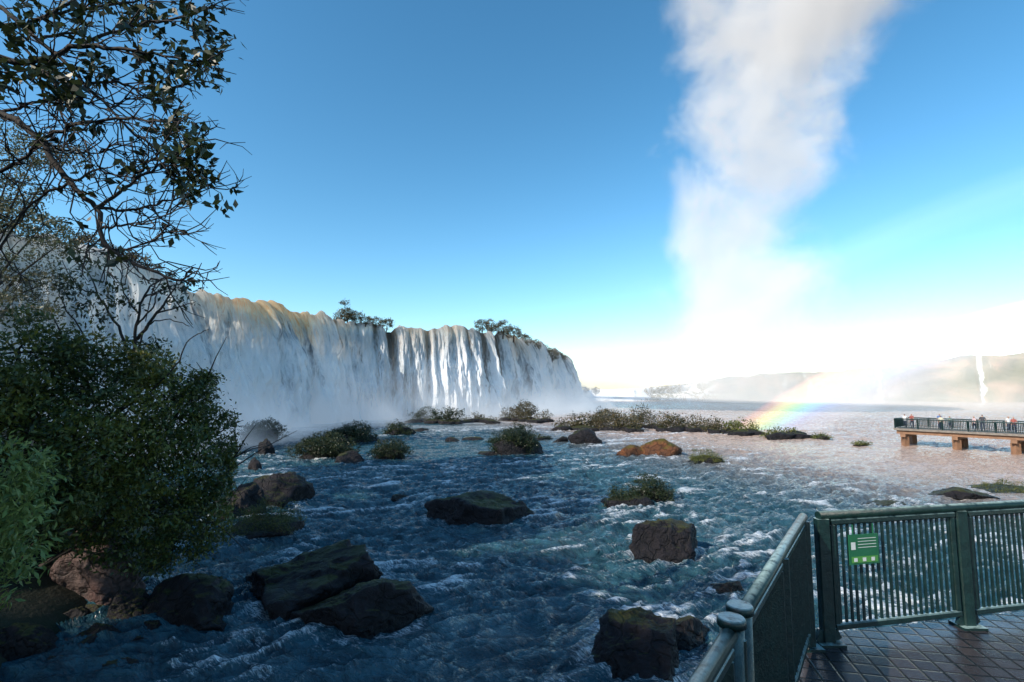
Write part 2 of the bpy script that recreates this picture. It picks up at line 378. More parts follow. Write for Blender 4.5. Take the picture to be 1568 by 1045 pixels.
B=[(360,592,833,945,1),(475,632,888,985,2),(215,362,878,975,3),(165,228,905,965,4),(660,792,757,812,5),(778,822,768,802,6),
 (966,1070,795,868,7),(905,1060,946,1060,8),(995,1080,938,1000,9),(1078,1140,888,925,10),(380,472,723,780,11),(335,400,740,800,21),(598,630,757,770,12),
 (1435,1508,745,768,13),(1322,1392,766,782,14),(875,917,656,684,19),(682,704,669,678,22),(845,872,668,680,23),(712,745,668,676,24),
 (395,420,672,700,25),(520,560,690,712,26),(630,660,655,664,27),(60,130,930,975,28),(-20,70,895,960,29),(100,170,960,1010,30),(375,400,700,725,31),(735,765,690,700,32),
 (-60,60,955,1045,33),(180,225,975,1005,34),(40,110,1005,1050,35),(355,395,975,1000,36),(880,905,1012,1030,37),(120,175,925,960,38),(140,215,1010,1050,39),(205,250,950,985,40)]
for x0,x1,yt,yb,s in B: px_rock(x0,x1,yt,yb,s,sub=6 if yb>900 else (5 if yb>750 else 4))
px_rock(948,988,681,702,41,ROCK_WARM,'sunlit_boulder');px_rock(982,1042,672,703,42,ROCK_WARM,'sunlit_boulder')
px_rock(82,205,792,915,43,ROCK_RED,'red_boulder',6,z=.5)

# ------------------------------------------------------------------ foliage
def leaf_arrays(C,size,rng,droop=.2,aspect=.42):
    n=len(C);d=rng.normal(size=(n,3));d[:,2]-=droop;d/=np.linalg.norm(d,axis=1)[:,None]
    s=np.cross(d,rng.normal(size=(n,3))+np.array([0,0,1.2]));s/=np.maximum(np.linalg.norm(s,axis=1),1e-4)[:,None]
    nn=np.cross(s,d);L=(size*rng.uniform(.6,1.3,n))[:,None];wd=L*aspect/1.0
    V=np.stack([C,C+d*L*.45+s*wd*.5+nn*L*.08,C+d*L,C+d*L*.45-s*wd*.5+nn*L*.08],1).reshape(-1,3)
    return V
def leaf_obj(name,C,size,mat,seed,parent=None,droop=.2,aspect=.45):
    V=leaf_arrays(np.asarray(C),size,np.random.RandomState(seed),droop,aspect)
    return mesh_obj(name,V,np.arange(len(V)).reshape(-1,4),mat,False,parent)
def crown(blobs,rng,cl_density,per,clr,minz=-9):
    out=[]
    for c,r in blobs:
        r=np.array(r if hasattr(r,'__len__') else (r,r,r),float);A=4*math.pi*np.mean(r)**2
        k=max(3,int(A*cl_density));d=rng.normal(size=(k,3));d/=np.linalg.norm(d,axis=1)[:,None]
        rr=rng.uniform(.55,1.12,k)**.8
        cc=np.array(c)+d*r*rr[:,None]
        cnt=rng.poisson(per*rng.uniform(.4,1.5,k))
        C=np.repeat(cc,cnt,axis=0);C=C+rng.normal(size=C.shape)*clr*np.array([1,1,.6])
        out.append(C[C[:,2]>minz])
    return np.vstack(out)
rng=np.random.RandomState(5)
def islet(name,x0,x1,yt,yb,seed,leaf=LEAF_ISLE,grassy=False):
    w_=(x1-x0)
    o,c,W,D,H=px_rock(x0+w_*.02,x1-w_*.02,yt+(yb-yt)*.38,yb,seed,ROCK,name)
    a,b=bearing((x0+x1)/2,yt);top=6.5+b*c.y
    r=np.random.RandomState(seed);bl=[];n=max(6,int(W*2.0))
    for i in range(n):
        t=-.40+.80*(i+r.uniform(.2,.8))/n;hh=top*(1-.75*(abs(t)/.5)**2)*r.uniform(.75,1.05);rad_=min(hh*.34,W*.19)
        for yy_ in (-.26,.1):
            bl.append(((c.x+t*W,c.y+yy_*D+r.uniform(-.1,.1)*D,max(hh*(1 if yy_>0 else .85)-rad_*.8,.35)),(rad_*1.25,rad_*1.2,rad_)))
    ls=max(.10,.0028*c.y)
    C=crown(bl,r,1.0/(ls*ls)/12,20,ls*.9,.2)
    leaf_obj('shrub_foliage',C,ls,leaf,seed,o,-.6 if grassy else .1,.22 if grassy else .45)
    return o
IS=[(376,432,640,682,51),(446,549,661,708,52),(502,577,646,680,53),(588,632,645,669,54),(568,629,671,708,55),(749,826,651,700,56),
    (924,992,742,782,57),(960,1032,727,778,58)]
for t in IS: islet('mossy_rock_islet',*t)
islet('grassy_islet',1051,1108,687,715,59,LEAF_SUN,True);islet('grassy_islet',1496,1600,734,762,60,LEAF_SUN,True)
islet('grassy_islet',1240,1270,661,675,61,LEAF_SUN);islet('grassy_islet',1308,1332,676,685,62,LEAF_SUN)
islet('grassy_islet',350,462,764,832,63,LEAF_DARK,True);islet('mossy_rock_islet',805,845,664,676,64)
def island(name,segs,seed,leaf,ls=.32):
    r=np.random.RandomState(seed);bl=[];Vs=[];Fs=[];off=0
    for (px0,px1,ytop,yb) in segs:
        n=max(2,int((px1-px0)/9))
        for i in range(n):
            px=px0+(px1-px0)*(i+r.uniform(.1,.9))/n;p=onz(px,yb-r.uniform(0,4));d=p.y
            a,b=bearing(px,ytop+r.uniform(-3,9));h=max(6.5+b*d,1.2);q=h*r.uniform(.33,.5)
            bl.append(((p.x,d,h-q),(q*1.3,q*1.3,q)));bl.append(((p.x+r.uniform(-1,1),d-.6,h*.35),(q*1.2,q*1.1,h*.35)))
            v,f=boulder_mesh((p.x,d-1.6,.1),(3.8,2.6,1.9),seed+i,3);Vs.append(v);Fs.append(f+off);off+=len(v)
    o=mesh_obj(name,np.vstack(Vs),np.vstack(Fs),ROCK,True)
    leaf_obj('shrub_foliage',crown(bl,r,1.1,18,.35,.1),ls,leaf,seed,o)
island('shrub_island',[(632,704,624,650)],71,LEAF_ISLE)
island('shrub_island',[(715,760,633,650)],72,LEAF_BROWN);island('shrub_island',[(775,815,617,648),(820,842,630,650)],74,LEAF_BROWN)
island('shrub_island',[(855,900,636,660),(912,948,621,660),(958,972,632,662)],75,LEAF_BROWN);island('shrub_island',[(980,992,621,660),(1005,1038,627,662),(1050,1085,637,665),(1092,1103,643,667)],76,LEAF_BROWN)
island('shrub_island',[(1115,1158,642,668),(1176,1220,657,671)],73,LEAF_SUN)

def crestbush(name,specs,seed,leaf=LEAF_SUN):
    r=np.random.RandomState(seed);bl=[];bm=bmesh.new()
    for px,py,rp,d in specs:
        p=at(px,py,d);R=rp/784*d;bl.append((p[:],(R*1.3,R*1.2,R)))
        tube(bm,[(p.x,p.y,p.z-R*1.6),(p.x+R*.1,p.y,p.z-R*.5),(p.x,p.y,p.z+R*.3)],[R*.12,R*.08,R*.03],6)
    o=bm_obj(name,bm,BARK);leaf_obj('foliage',crown(bl,r,1.9,18,.26),.34,leaf,seed,o)
crestbush('crest_shrub',[(528,464,5,113),(522,486,9,113),(532,481,10,113),(545,484,9,114),(560,490,7,115),(575,493,8,118),(592,496,8,118)],81,LEAF_BROWN)
crestbush('crest_shrub',[(738,499,9,131),(752,499,9,131),(770,502,11,133),(786,509,10,136),(800,521,10,150),(815,529,10,160),(830,537,10,172),(845,543,9,182),(858,549,8,192)],82,LEAF_BROWN)
crestbush('crest_shrub',[(120,380,15,62),(140,374,16,62),(165,388,13,64),(190,396,14,66),(212,400,13,68),(235,412,9,70),(262,424,6,72)],83,LEAF_BROWN)
crestbush('crest_shrub',[(880,597,5,290),(895,597,5,290),(912,598,5,290)],84,LEAF_BROWN)

# river-bank shrub mass
SH=[(50,610,105,14),(140,590,70,15),(205,615,75,15.5),(270,640,58,17),(110,700,120,14),(225,720,95,15.5),(300,705,66,17),(305,785,56,17),(215,790,75,15.5),
    (25,540,70,14),(100,535,45,15),(250,570,38,17),(330,668,40,18),(345,725,34,18),(60,790,70,14),(20,650,90,13),(265,835,45,17),(330,800,33,18),(300,620,22,18),(360,700,18,18.5),(315,585,12,18)]
r=np.random.RandomState(11)
bl=[(at(a,b,d)[:],(c/784*d,c/784*d*1.1,c/784*d)) for a,b,c,d in SH]
bl2=[]
for c,q in bl:
    for k in range(5):
        dd=r.normal(size=3);dd/=np.linalg.norm(dd);dd[1]=-abs(dd[1])*.8
        bl2.append((tuple(np.array(c)+dd*np.array(q)*.72),tuple(np.array(q)*r.uniform(.32,.5))))
bm=bmesh.new()
base=Vector((-15.5,15.5,1.2))
for c,_ in bl:
    c=Vector(c);mid=base.lerp(c,.5)+Vector((r.uniform(-.5,.5),r.uniform(-.5,.5),.5))
    tube(bm,[base+Vector((r.uniform(-1.5,1.5),r.uniform(-1.5,1.5),-.8)),mid,c],[.11,.07,.03],6)
    for k in range(7):
        e=c+Vector(r.normal(size=3))*.9;tube(bm,[c,(c+e)/2+Vector((0,0,.1)),e],[.03,.018,.008],4)
shr=bm_obj('riverbank_shrub',bm,BARK)
C=np.vstack([crown(bl,r,1.0,36,.24,.2),crown(bl2,r,3.0,36,.20,.2)])
C=C[~((C[:,0]/C[:,1]>-.53))]
leaf_obj('foliage',C,.15,LEAF_DARK,12,shr)
SH2=[(150,405,22,15),(120,425,22,15),(185,440,18,15),(165,470,24,15),(110,460,24,15),(205,470,12,15.5),(255,440,10,16),(272,465,8,16),(290,430,5,16),(225,520,18,16),(265,600,20,17),(300,600,14,17.5),(345,690,16,18)]
bl=[(at(a,b,d)[:],c/784*d) for a,b,c,d in SH2]
bm=bmesh.new()
def px_branch(bm,pts,d,r0,r1,seed=0):
    rr=random.Random(seed);P=[]
    for i,(x,y) in enumerate(pts): P.append(at(x,y,d if not hasattr(d,'__len__') else d[0]+(d[1]-d[0])*i/(len(pts)-1)))
    P=[Vector(q) for q in catmull(np.array([p[:] for p in P]),5)]
    n=len(P);P=[p+Vector((rr.uniform(-1,1),rr.uniform(-1,1),rr.uniform(-1,1)))*.03*(1 if 0<i<n-1 else 0) for i,p in enumerate(P)]
    tube(bm,P,[r0+(r1-r0)*i/(n-1) for i in range(n)],6);return P
for i,(pts) in enumerate([[(205,560),(208,500),(222,450),(245,430),(300,405)],[(210,520),(240,480),(262,450),(275,425)],[(205,560),(180,500),(150,450),(130,410)],
        [(212,480),(190,450),(185,420),(170,395)],[(240,480),(275,470),(300,462)],[(245,430),(215,425),(185,400)],[(222,455),(250,445),(285,440)],[(160,560),(120,500),(95,460),(90,420)],
        [(210,540),(225,500),(260,490),(290,500)],[(150,450),(120,440),(95,400)],[(208,500),(235,470),(240,440),(262,420)],[(230,600),(270,560),(290,520),(320,505)]]):
    px_branch(bm,pts,15.5,.05 if i<3 else .028,.010,i)
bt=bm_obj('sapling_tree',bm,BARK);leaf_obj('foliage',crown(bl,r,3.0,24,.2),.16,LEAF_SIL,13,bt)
bl=[(at(a,b,d)[:],c/784*d) for a,b,c,d in [(5,720,50,8),(30,760,40,8),(15,820,45,8),(-20,780,60,8),(30,870,20,8),(-10,880,40,8),(45,710,22,8)]]
bm=bmesh.new();b0=Vector((-10.6,8,1.0))
for c,_ in bl: tube(bm,[b0,b0.lerp(Vector(c),.5)+Vector((0,0,.6)),c],[.05,.03,.01],5)
o=bm_obj('light_green_shrub',bm,BARK);leaf_obj('foliage',crown(bl,r,9,20,.13),.15,LEAF_LIGHT,14,o,.6,.3)

# overhanging tree
rt=random.Random(7);bm=bmesh.new();LC=[]
TR=[[(-9.8,8.2,1.5),(-9.9,8.3,5),(-9.6,8.2,8.5),(-9.8,8,11.5),(-9.4,8.4,15)]]
tube(bm,TR[0],[.34,.27,.2,.14,.08],12)
BR=[([(-160,180),(-60,170),(0,172),(60,215),(105,280),(146,318),(156,372),(200,400),(268,428),(296,410)],.075,.012),
    ([(-160,60),(0,92),(70,90),(120,70),(185,75),(250,85),(335,98)],.07,.010),
    ([(-160,-60),(0,12),(60,62),(130,130),(195,195),(250,235),(300,250)],.05,.010),
    ([(146,318),(190,290),(230,262),(280,230),(312,205)],.035,.009),([(146,318),(200,322),(250,310),(322,288)],.03,.009),
    ([(60,215),(120,190),(190,180),(240,186),(285,178)],.035,.009),([(156,350),(190,346),(225,342),(255,328)],.024,.008),
    ([(-160,20),(0,42),(80,22),(140,-25)],.055,.02),([(120,70),(200,40),(270,30),(340,2)],.035,.009),([(130,130),(190,128),(232,150),(300,122)],.028,.009),
    ([(-100,280),(0,262),(40,240),(62,215)],.04,.02),([(60,95),(90,140),(95,180),(130,215)],.03,.008),([(30,60),(60,110),(70,160),(100,200)],.028,.008),
    ([(80,22),(160,10),(230,-5),(300,-20)],.03,.008),([(105,280),(70,300),(30,330),(0,380),(-30,400)],.028,.01),([(156,372),(175,385),(230,372),(262,345)],.022,.008),([(105,282),(150,262),(200,270),(240,240)],.024,.008),
    ([(0,172),(50,160),(110,150),(160,165),(200,150)],.03,.008),([(30,190),(80,225),(140,235),(180,222)],.024,.008),([(60,62),(110,50),(150,58),(200,20)],.03,.008)]
CL=[(325,75,26),(285,100,24),(250,40,20),(300,25,24),(210,25,20),(150,15,20),(90,20,24),(30,15,25),(60,110,18),(100,140,18),(140,110,16),(30,70,18),(0,110,20),(245,140,14),(265,185,16),(300,215,18),(318,232,10),(285,265,18),(320,270,18),(300,290,14),(255,230,10),(205,250,8),(340,20,12),(350,70,8),(230,95,12),(130,60,14),(60,210,8)]
def clump(px,py):
    return any((px-a)**2+(py-b)**2<(c*1.15)**2 for a,b,c in CL)
for k,(pts,r0,r1) in enumerate(BR):
    P=px_branch(bm,pts,[8,8+((k%5)-2)*.35],r0*.9,r1,k)
    n=len(P)
    for i in range(3,n,2):
        a=P[i]
        if a.x/a.y<-1.1: continue
        t=(P[i]-P[i-1]).normalized()
        for q in range(2):
            dv=(t+Vector((rt.uniform(-1,1),rt.uniform(-1,1),rt.uniform(-.8,.9)))).normalized()
            L=rt.uniform(.35,.9)
            bend=Vector((rt.uniform(-1,1),rt.uniform(-1,1),rt.uniform(-1,1)))*L*.16
            m1=a+dv*L*.35+bend;mid=a+dv*L*.65+bend*.6;e=a+dv*L+Vector((0,0,rt.uniform(-.12,.14)))
            tube(bm,[a,m1,mid,e],[.012,.010,.008,.005],4)
            for j in range(2):
                e2=mid+(dv*.6+Vector((rt.uniform(-1,1),rt.uniform(-1,1),rt.uniform(-.8,.8)))).normalized()*L*.5
                tube(bm,[mid,(mid+e2)/2+bend*.5,e2],[.008,.006,.004],4)
                X_,Y_=px_of(e2)
                if clump(X_,Y_) or rt.random()<.04: LC+= [e2+Vector((rt.gauss(0,.07),rt.gauss(0,.07),rt.gauss(0,.06))) for _ in range(rt.randint(5,11))]
            X_,Y_=px_of(e)
            if clump(X_,Y_) or rt.random()<.04: LC+= [e+Vector((rt.gauss(0,.09),rt.gauss(0,.09),rt.gauss(0,.08))) for _ in range(rt.randint(7,14))]
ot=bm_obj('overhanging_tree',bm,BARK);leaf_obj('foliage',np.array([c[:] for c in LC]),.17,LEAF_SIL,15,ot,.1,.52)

# bank trees
def tree_mesh(seed,H=17,R=6.5,leaf=LEAF_DARK,nm='broadleaf_tree',ls=.6,dens=.55):
    r=np.random.RandomState(seed);bm=bmesh.new()
    tube(bm,[(0,0,-1.5),(.2,0,H*.2),(-.1,.2,H*.45),(.2,0,H*.7)],[.5,.38,.28,.12],10);bl=[]
    for i in range(15):
        a=r.uniform(0,6.28);q=r.uniform(.3,1)*R*.75;z=H*r.uniform(.42,.95);q*=1-.5*max(0,(z/H-.7)/.3)
        c=(math.cos(a)*q,math.sin(a)*q,z);s=H*r.uniform(.3,.5)
        tube(bm,[(0,0,s),(c[0]*.5,c[1]*.5,(s+z)/2+.4),c],[.16,.09,.03],6);bl.append((c,(R*r.uniform(.28,.42),R*r.uniform(.28,.42),R*r.uniform(.2,.3))))
    o=bm_obj(nm,bm,BARK);l=leaf_obj('foliage',crown(bl,r,dens,26,.5),ls,leaf,seed,o);return o,l
def inst(o,l,loc,s,rz):
    o2=bpy.data.objects.new(o.name.split('.')[0],o.data);COL.objects.link(o2);l2=bpy.data.objects.new('foliage',l.data);COL.objects.link(l2);l2.parent=o2
    o2.location=loc;o2.scale=(s,s,s);o2.rotation_euler=(0,0,rz)
def hgt(x,y):
    d=float(np.interp(y,shore_y,shore_x))-x;c=float(np.interp(y,[-300,18,34,46],[20,20,5,4]));return min(.25+d*.55,c) if d>0 else 0
o,l=tree_mesh(21);o.location=(-29,-4,hgt(-29,-4)-1)
for i,(x,y,s) in enumerate([(-31,9,1.1),(-26,-17,1.1),(-18,-24,1.2),(-36,21,1.15),(-40,2,1.2),(-9,-27,1.2),(-40,14,1.1),(-22,-34,1.2),(2,-36,1.3),(-24,2,.8),(-33,-14,1.2)]):
    inst(o,l,(x,y,hgt(x,y)-.6),s,i*1.3)
TL=[(20,250,40,46),(55,235,34,46),(90,240,24,46),(115,225,12,46),(20,330,46,46),(62,350,40,46),(90,375,28,46),(30,410,46,46),(-40,300,70,46),(0,195,30,46),(50,295,22,46),(40,470,45,46),(80,430,24,46)]
bl=[(at(a,b,d)[:],(c/784*d*1.0,c/784*d,c/784*d*.6)) for a,b,c,d in TL];bm=bmesh.new();b0=Vector((-50,46,3))
tube(bm,[b0,b0+Vector((.3,0,10)),b0+Vector((.5,0,20))],[.5,.35,.15],8)
for c,_ in bl: tube(bm,[b0+Vector((.3,0,max(4,c[2]-12))),b0.lerp(Vector(c),.6)+Vector((0,0,4)),c],[.18,.1,.04],6)
o3=bm_obj('riverside_tree',bm,BARK);leaf_obj('foliage',crown(bl,r,1.1,24,.4),.30,LEAF_HAZY,22,o3)

# ------------------------------------------------------------------ river
U=np.linspace(-1.5,1.75,1000);Yr=6*np.exp(np.linspace(0,math.log(330/6),900))
UU,YY=np.meshgrid(U,Yr);XX=UU*YY
ang=rad(-28);fx=XX*math.cos(ang)-YY*math.sin(ang);fy=XX*math.sin(ang)+YY*math.cos(ang)
wx=fx+2.2*(fbm(XX*.18,YY*.18,0,3,31)-.5);wy=fy+2.2*(fbm(XX*.18+9,YY*.18,0,3,32)-.5)
def ridge(n): return 1-np.abs(2*n-1)
r1=ridge(fbm(wx*.16,wy*.42,0,2,33));r2=ridge(fbm(wx*.5,wy*1.2,0,3,34));r3=ridge(fbm(wx*1.6,wy*2.8,0,2,35))
turb=sst(.35,.62,fbm(XX*.06,YY*.05,0,3,36))
h=(.24*(r1-.5)+.26*(r2-.6)*(.5+.9*turb)+.11*(r3-.6)*(.6+turb))*1.2
foam=sst(.74,.98,r2)*.32*(.3+turb)+sst(.78,.98,r1)*.32*(.1+turb)+ .14*(.3+turb)*sst(.68,.95,r3)
fd=np.array([.62,-.78])
for cx,cy,a,b in ROCKS:
    if cy<5 : continue
    m=(np.abs(XX-cx)<a*5+3)&(np.abs(YY-cy)<a*5+3)
    dx=XX[m]-cx;dy=YY[m]-cy
    e=np.sqrt((dx/(a*1.0))**2+(dy/(b*1.05))**2)
    al=dx*fd[0]+dy*fd[1];ac=np.abs(dx*fd[1]-dy*fd[0])
    f=.85*np.exp(-np.maximum(e-1,0)*a/.5)*(.1+1.1*fbm(XX[m]*1.1,YY[m]*1.1,0,2,40))
    wk=.50*np.exp(-np.maximum(al,0)/(a*2.6))*(al>0)*np.exp(-((ac-a*.75)/(a*.35+.15))**2)
    foam[m]=np.maximum(foam[m],np.maximum(f*.8,wk));h[m]+=.06*np.exp(-np.maximum(e-1,0)*2)
foam*=1-.75*sst(-7,-10,XX)*(YY<17)
farf=sst(45,85,YY)*(XX<60);foam=np.maximum(foam,farf*(.20+.40*sst(.4,.65,fbm(XX*.1,YY*.25,0,3,41))))
V=np.stack([XX,YY,h],-1).reshape(-1,3);F=grid_faces(*XX.shape)
n0=len(V);V=np.vstack([V,[[-900,-500,-.55],[1500,-500,-.55],[1500,700,-.55],[-900,700,-.55]]]);F=np.vstack([F,[[n0,n0+1,n0+2,n0+3]]])
mesh_obj('river_water',V,F,WATER,True,attrs={'foam':np.concatenate([foam.ravel(),np.zeros(4)])})

# ------------------------------------------------------------------ waterfall
ns=1700;s=np.linspace(0,arc[-1],ns);px_=np.interp(s,arc,path[:,0]);py_=np.interp(s,arc,path[:,1]);pz_=np.interp(s,arc,path[:,2])
tx=np.gradient(px_,s);ty=np.gradient(py_,s);k=np.ones(25)/25;tx=np.convolve(np.pad(tx,12,'edge'),k,'valid');ty=np.convolve(np.pad(ty,12,'edge'),k,'valid')
ln=np.hypot(tx,ty);nx,ny=ty/ln,-tx/ln
PXS=np.array([px_of(p)[0] for p in path])            # bearing of each crest point
def s_at(px):
    return arc[int(np.argmin(np.abs(PXS-px)))]
rib=np.zeros(ns)
for a,wd,st_ in [(330,.6,.5),(360,.5,.4),(385,.5,.45),(432,.7,.5),(458,.5,.45),(480,.6,.5),(512,.9,.6),(530,.6,.5),(548,.8,.6),(575,1.0,.7),(600,1.7,.95),(628,.9,.6),(655,1.1,.75),(690,.9,.6),(712,.9,.7),(738,1.7,.9),(757,2.1,1.0),(776,1.4,.8),(800,1.7,.8),(818,1.9,.8),(838,3.0,.85),(855,3.0,.85),(225,.8,.45),(265,.8,.45),(300,.6,.4)]:
    rib=np.maximum(rib,st_*np.exp(-((s-s_at(a))/wd)**2))
lip_glow=.12+0*s  # strength of the back-lit crest glow painted along the lip
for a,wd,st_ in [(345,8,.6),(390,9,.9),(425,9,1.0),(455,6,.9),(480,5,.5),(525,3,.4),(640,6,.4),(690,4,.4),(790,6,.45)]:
    lip_glow=np.maximum(lip_glow,st_*np.exp(-((s-s_at(a))/wd)**2))
T=np.concatenate([np.linspace(-.045,0,6,endpoint=False),np.linspace(0,1,130)**1.25])
S2,T2=np.meshgrid(s,T);tp=np.clip(T2,0,1)
colm=fbm(S2*.14,0*S2,tp*.6,3,51);colf=ridge(fbm(S2*.38,0*S2,tp*1.2,3,52));cole=fbm(S2*1.5,0*S2,tp*5.0,3,53);colg=fbm(S2*2.6,0*S2,tp*12.0,2,57)
crestj=(fbm(s*.09,0*s,0,4,54)-.5)*3.8;cz=pz_+crestj*.6+(fbm(s*.45,0*s,0,3,55)-.5)*2.2-rib*.7
ribv=rib[None,:]*(1-.75*tp)
outd=4.6*np.sqrt(tp)+T2.clip(-1,0)*26+(colm-.5)*9*tp**.5+(colf-.6)*4.8*tp**.45+(cole-.5)*2.6*tp**.45+(colg-.5)*1.2*tp**.4+crestj[None,:]*.8-ribv*2.4*tp**.3
zz=cz[None,:]-tp*(cz[None,:]+.8)
zz=np.where(T2<0,cz[None,:]+.05+T2*20,zz)
XF=px_[None,:]+nx[None,:]*outd;YF=py_[None,:]+ny[None,:]*outd
uv=np.stack([S2,(cz[None,:]-zz).clip(0,99)],-1).reshape(-1,2)
mesh_obj('waterfall',np.stack([XF,YF,zz],-1).reshape(-1,3),grid_faces(*S2.shape)[:,::-1],FALLS,True,uv=uv,attrs={'rib':ribv.ravel(),'lip_glow':(lip_glow[None,:]+0*S2).ravel()})

# far cliffs
FC=[(868,235,598,1),(905,300,597,1),(970,300,596,1),(1000,312,593,.5),(1060,320,585,.55),(1120,320,578,.1),(1165,320,572,.1),(1230,315,569,.3),(1300,300,566,.1),(1338,296,562,.2),(1345,295,561,.7),(1354,292,560,.2),(1400,285,551,0),(1480,270,543,0),(1493,268,542,.2),(1500,268,542,.7),(1508,266,541,.2),(1530,264,544,0),(1568,262,538,0),(1750,240,530,0),(2300,200,500,0)]
fp=[]
for a,d,y,fl in FC:
    p=at(a,y,d);fp.append((p.x,p.y,max(p.z,5.5),fl))
fp=np.array(fp);sg=np.concatenate([[0],np.cumsum(np.hypot(np.diff(fp[:,0]),np.diff(fp[:,1])))])
s=np.linspace(0,sg[-1],520);q=[np.interp(s,sg,fp[:,i]) for i in range(4)]
rows=[];fa=[]
for j,(t,back) in enumerate([(0,0),(.15,2),(.3,4),(.45,6),(.6,8),(.75,9.5),(.88,12),(1,15),(1.03,40),(1.03,250)]):
    z=-1.5+(q[2]+1.5)*min(t,1)+(fbm(s*.12,0*s,t*2,4,61)-.5)*2.8*min(1,t*1.2)*(1-.7*q[3])*(1 if t<=1 else .3)
    rr=back-(fbm(s*.05,0*s,t*3,4,62)-.5)*14*(1 if t<1.01 else 0);dn=np.hypot(q[0],q[1])
    rows.append(np.stack([q[0]+q[0]/dn*rr,q[1]+q[1]/dn*rr,z],-1));fa.append(q[3] if t<1.01 else 0*q[3])
mesh_obj('distant_cliff',np.array(rows).reshape(-1,3),grid_faces(len(rows),520),CLIFF,True,attrs={'fall':np.array(fa).ravel()})

# ------------------------------------------------------------------ near platform
DZ=6.5-2.04
Cn=Vector((2.42,4.36,DZ));dr=Vector((1.39,.29,0)).normalized();dl=Vector((-1.44,-2.0,0)).normalized()
edge=[Cn+Vector((-.1,.1,0)),Cn+dr*7+Vector((0,.1,0)),Vector((9.5,-5,DZ)),Cn+dl*11+Vector((-.1,.1,0))]
bm=bmesh.new();top=[bm.verts.new(v) for v in edge];bot=[bm.verts.new(v-Vector((0,0,.35))) for v in edge]
bm.faces.new(top[::-1]).material_index=0;bm.faces.new(bot).material_index=1
for i in range(4):
    f=bm.faces.new((top[i],top[(i+1)%4],bot[(i+1)%4],bot[i]));f.material_index=1
bmesh.ops.recalc_face_normals(bm,faces=bm.faces)
for x,y in [(3.2,3.2),(7,3.5),(0.5,-.5),(6,-2)]:
    beam(bm,(x,y,-2),(x,y,DZ-.36),.5,.5,1)
bm_obj('viewing_platform',bm,[DECK,CONC])
def fence(name,A,Bp,npan,h=1.0,bars=17,postw=.10,near=True,parent=None,endpost=True,mat=GREEN):
    bm=bmesh.new();A=Vector(A);Bp=Vector(Bp);t=(Bp-A).normalized();L=(Bp-A).length/npan;up=Vector((0,0,1))
    for i in range(npan+1):
        if i==npan and not endpost:break
        p=A+t*L*i
        beam(bm,p+up*.0,p+up*(h-.02),postw,postw*.75,bev=.12)
        beam(bm,p,p+up*.02,postw*2.0,postw*1.7)
        for sg_ in (-1,1):
            if near: beam(bm,p+t*sg_*postw*.9+up*.02,p+t*sg_*postw*.5+up*.10,.03,.07)
    for i in range(npan):
        a=A+t*(L*i+postw*.75);b=A+t*(L*(i+1)-postw*.75)
        beam(bm,a+up*(h-.05),b+up*(h-.05),.05,.05,bev=.2);beam(bm,a+up*.12,b+up*.12,.045,.05,bev=.2)
        beam(bm,a+t*.02+up*.146,a+t*.02+up*(h-.077),.045,.04,bev=.15);beam(bm,b-t*.02+up*.146,b-t*.02+up*(h-.077),.045,.04,bev=.15)
        for k in range(bars):
            c=a.lerp(b,(k+1)/(bars+1));beam(bm,c+up*.146,c+up*(h-.077),.020 if near else .03,.012 if near else .03)
    tube(bm,[A+up*(h+.005)-t*.03,Bp+up*(h+.005)+t*.03],.034 if near else .04,14)
    return bm_obj(name,bm,mat,parent)
G0=Vector((2.56,4.36,DZ));fence('metal_railing',G0,G0+dr*1.42*4,4,bars=21)
fence('metal_railing',Cn+dl*.10,Cn+dl*2.36,2,bars=19,postw=.085)
fence('metal_railing',Cn+dl*2.52,Cn+dl*6.5,2,bars=34,postw=.10)
bm=bmesh.new()
for q_ in (2.36,2.52):
    p=Cn+dl*q_;tube(bm,[p+Vector((0,0,.0)),p+Vector((0,0,1.03))],.050,24);tube(bm,[p+Vector((0,0,1.03)),p+Vector((0,0,1.055)),p+Vector((0,0,1.065))],[.060,.060,.052],28)
bm_obj('railing_post',bm,GREEN)
sc=G0+dr*.36+Vector((0,-.05,.73));bm=bmesh.new();hx=dr*.145;n_=dr.cross(Vector((0,0,1)))
beam(bm,sc-hx,sc+hx,.006,.24,0)
def plate(u0,u1,v0,v1,mi,off=.006):
    vs=[bm.verts.new(sc+dr*a+Vector((0,0,b))+n_*off) for a,b in((u0,v0),(u1,v0),(u1,v1),(u0,v1))];f=bm.faces.new(vs);f.material_index=mi
plate(-.128,-.085,0,.06,1)
for i in range(4): plate(-.06,.12,.085-.024*i,.090-.024*i,1)
plate(-.13,.13,-.105,-.055,2)
for i in range(3): plate(-.11+.085*i,-.075+.085*i,-.095,-.065,1,.009)
for a in(-.1,.1): beam(bm,sc+dr*a+Vector((0,0,.12)),sc+dr*a+Vector((0,0,.20)),.004,.012,0)
LG=simple('sign_lime',(.10,.33,.07),.4,0,.05)
bm_obj('park_sign',bm,[SIGNG,WHITE,LG])

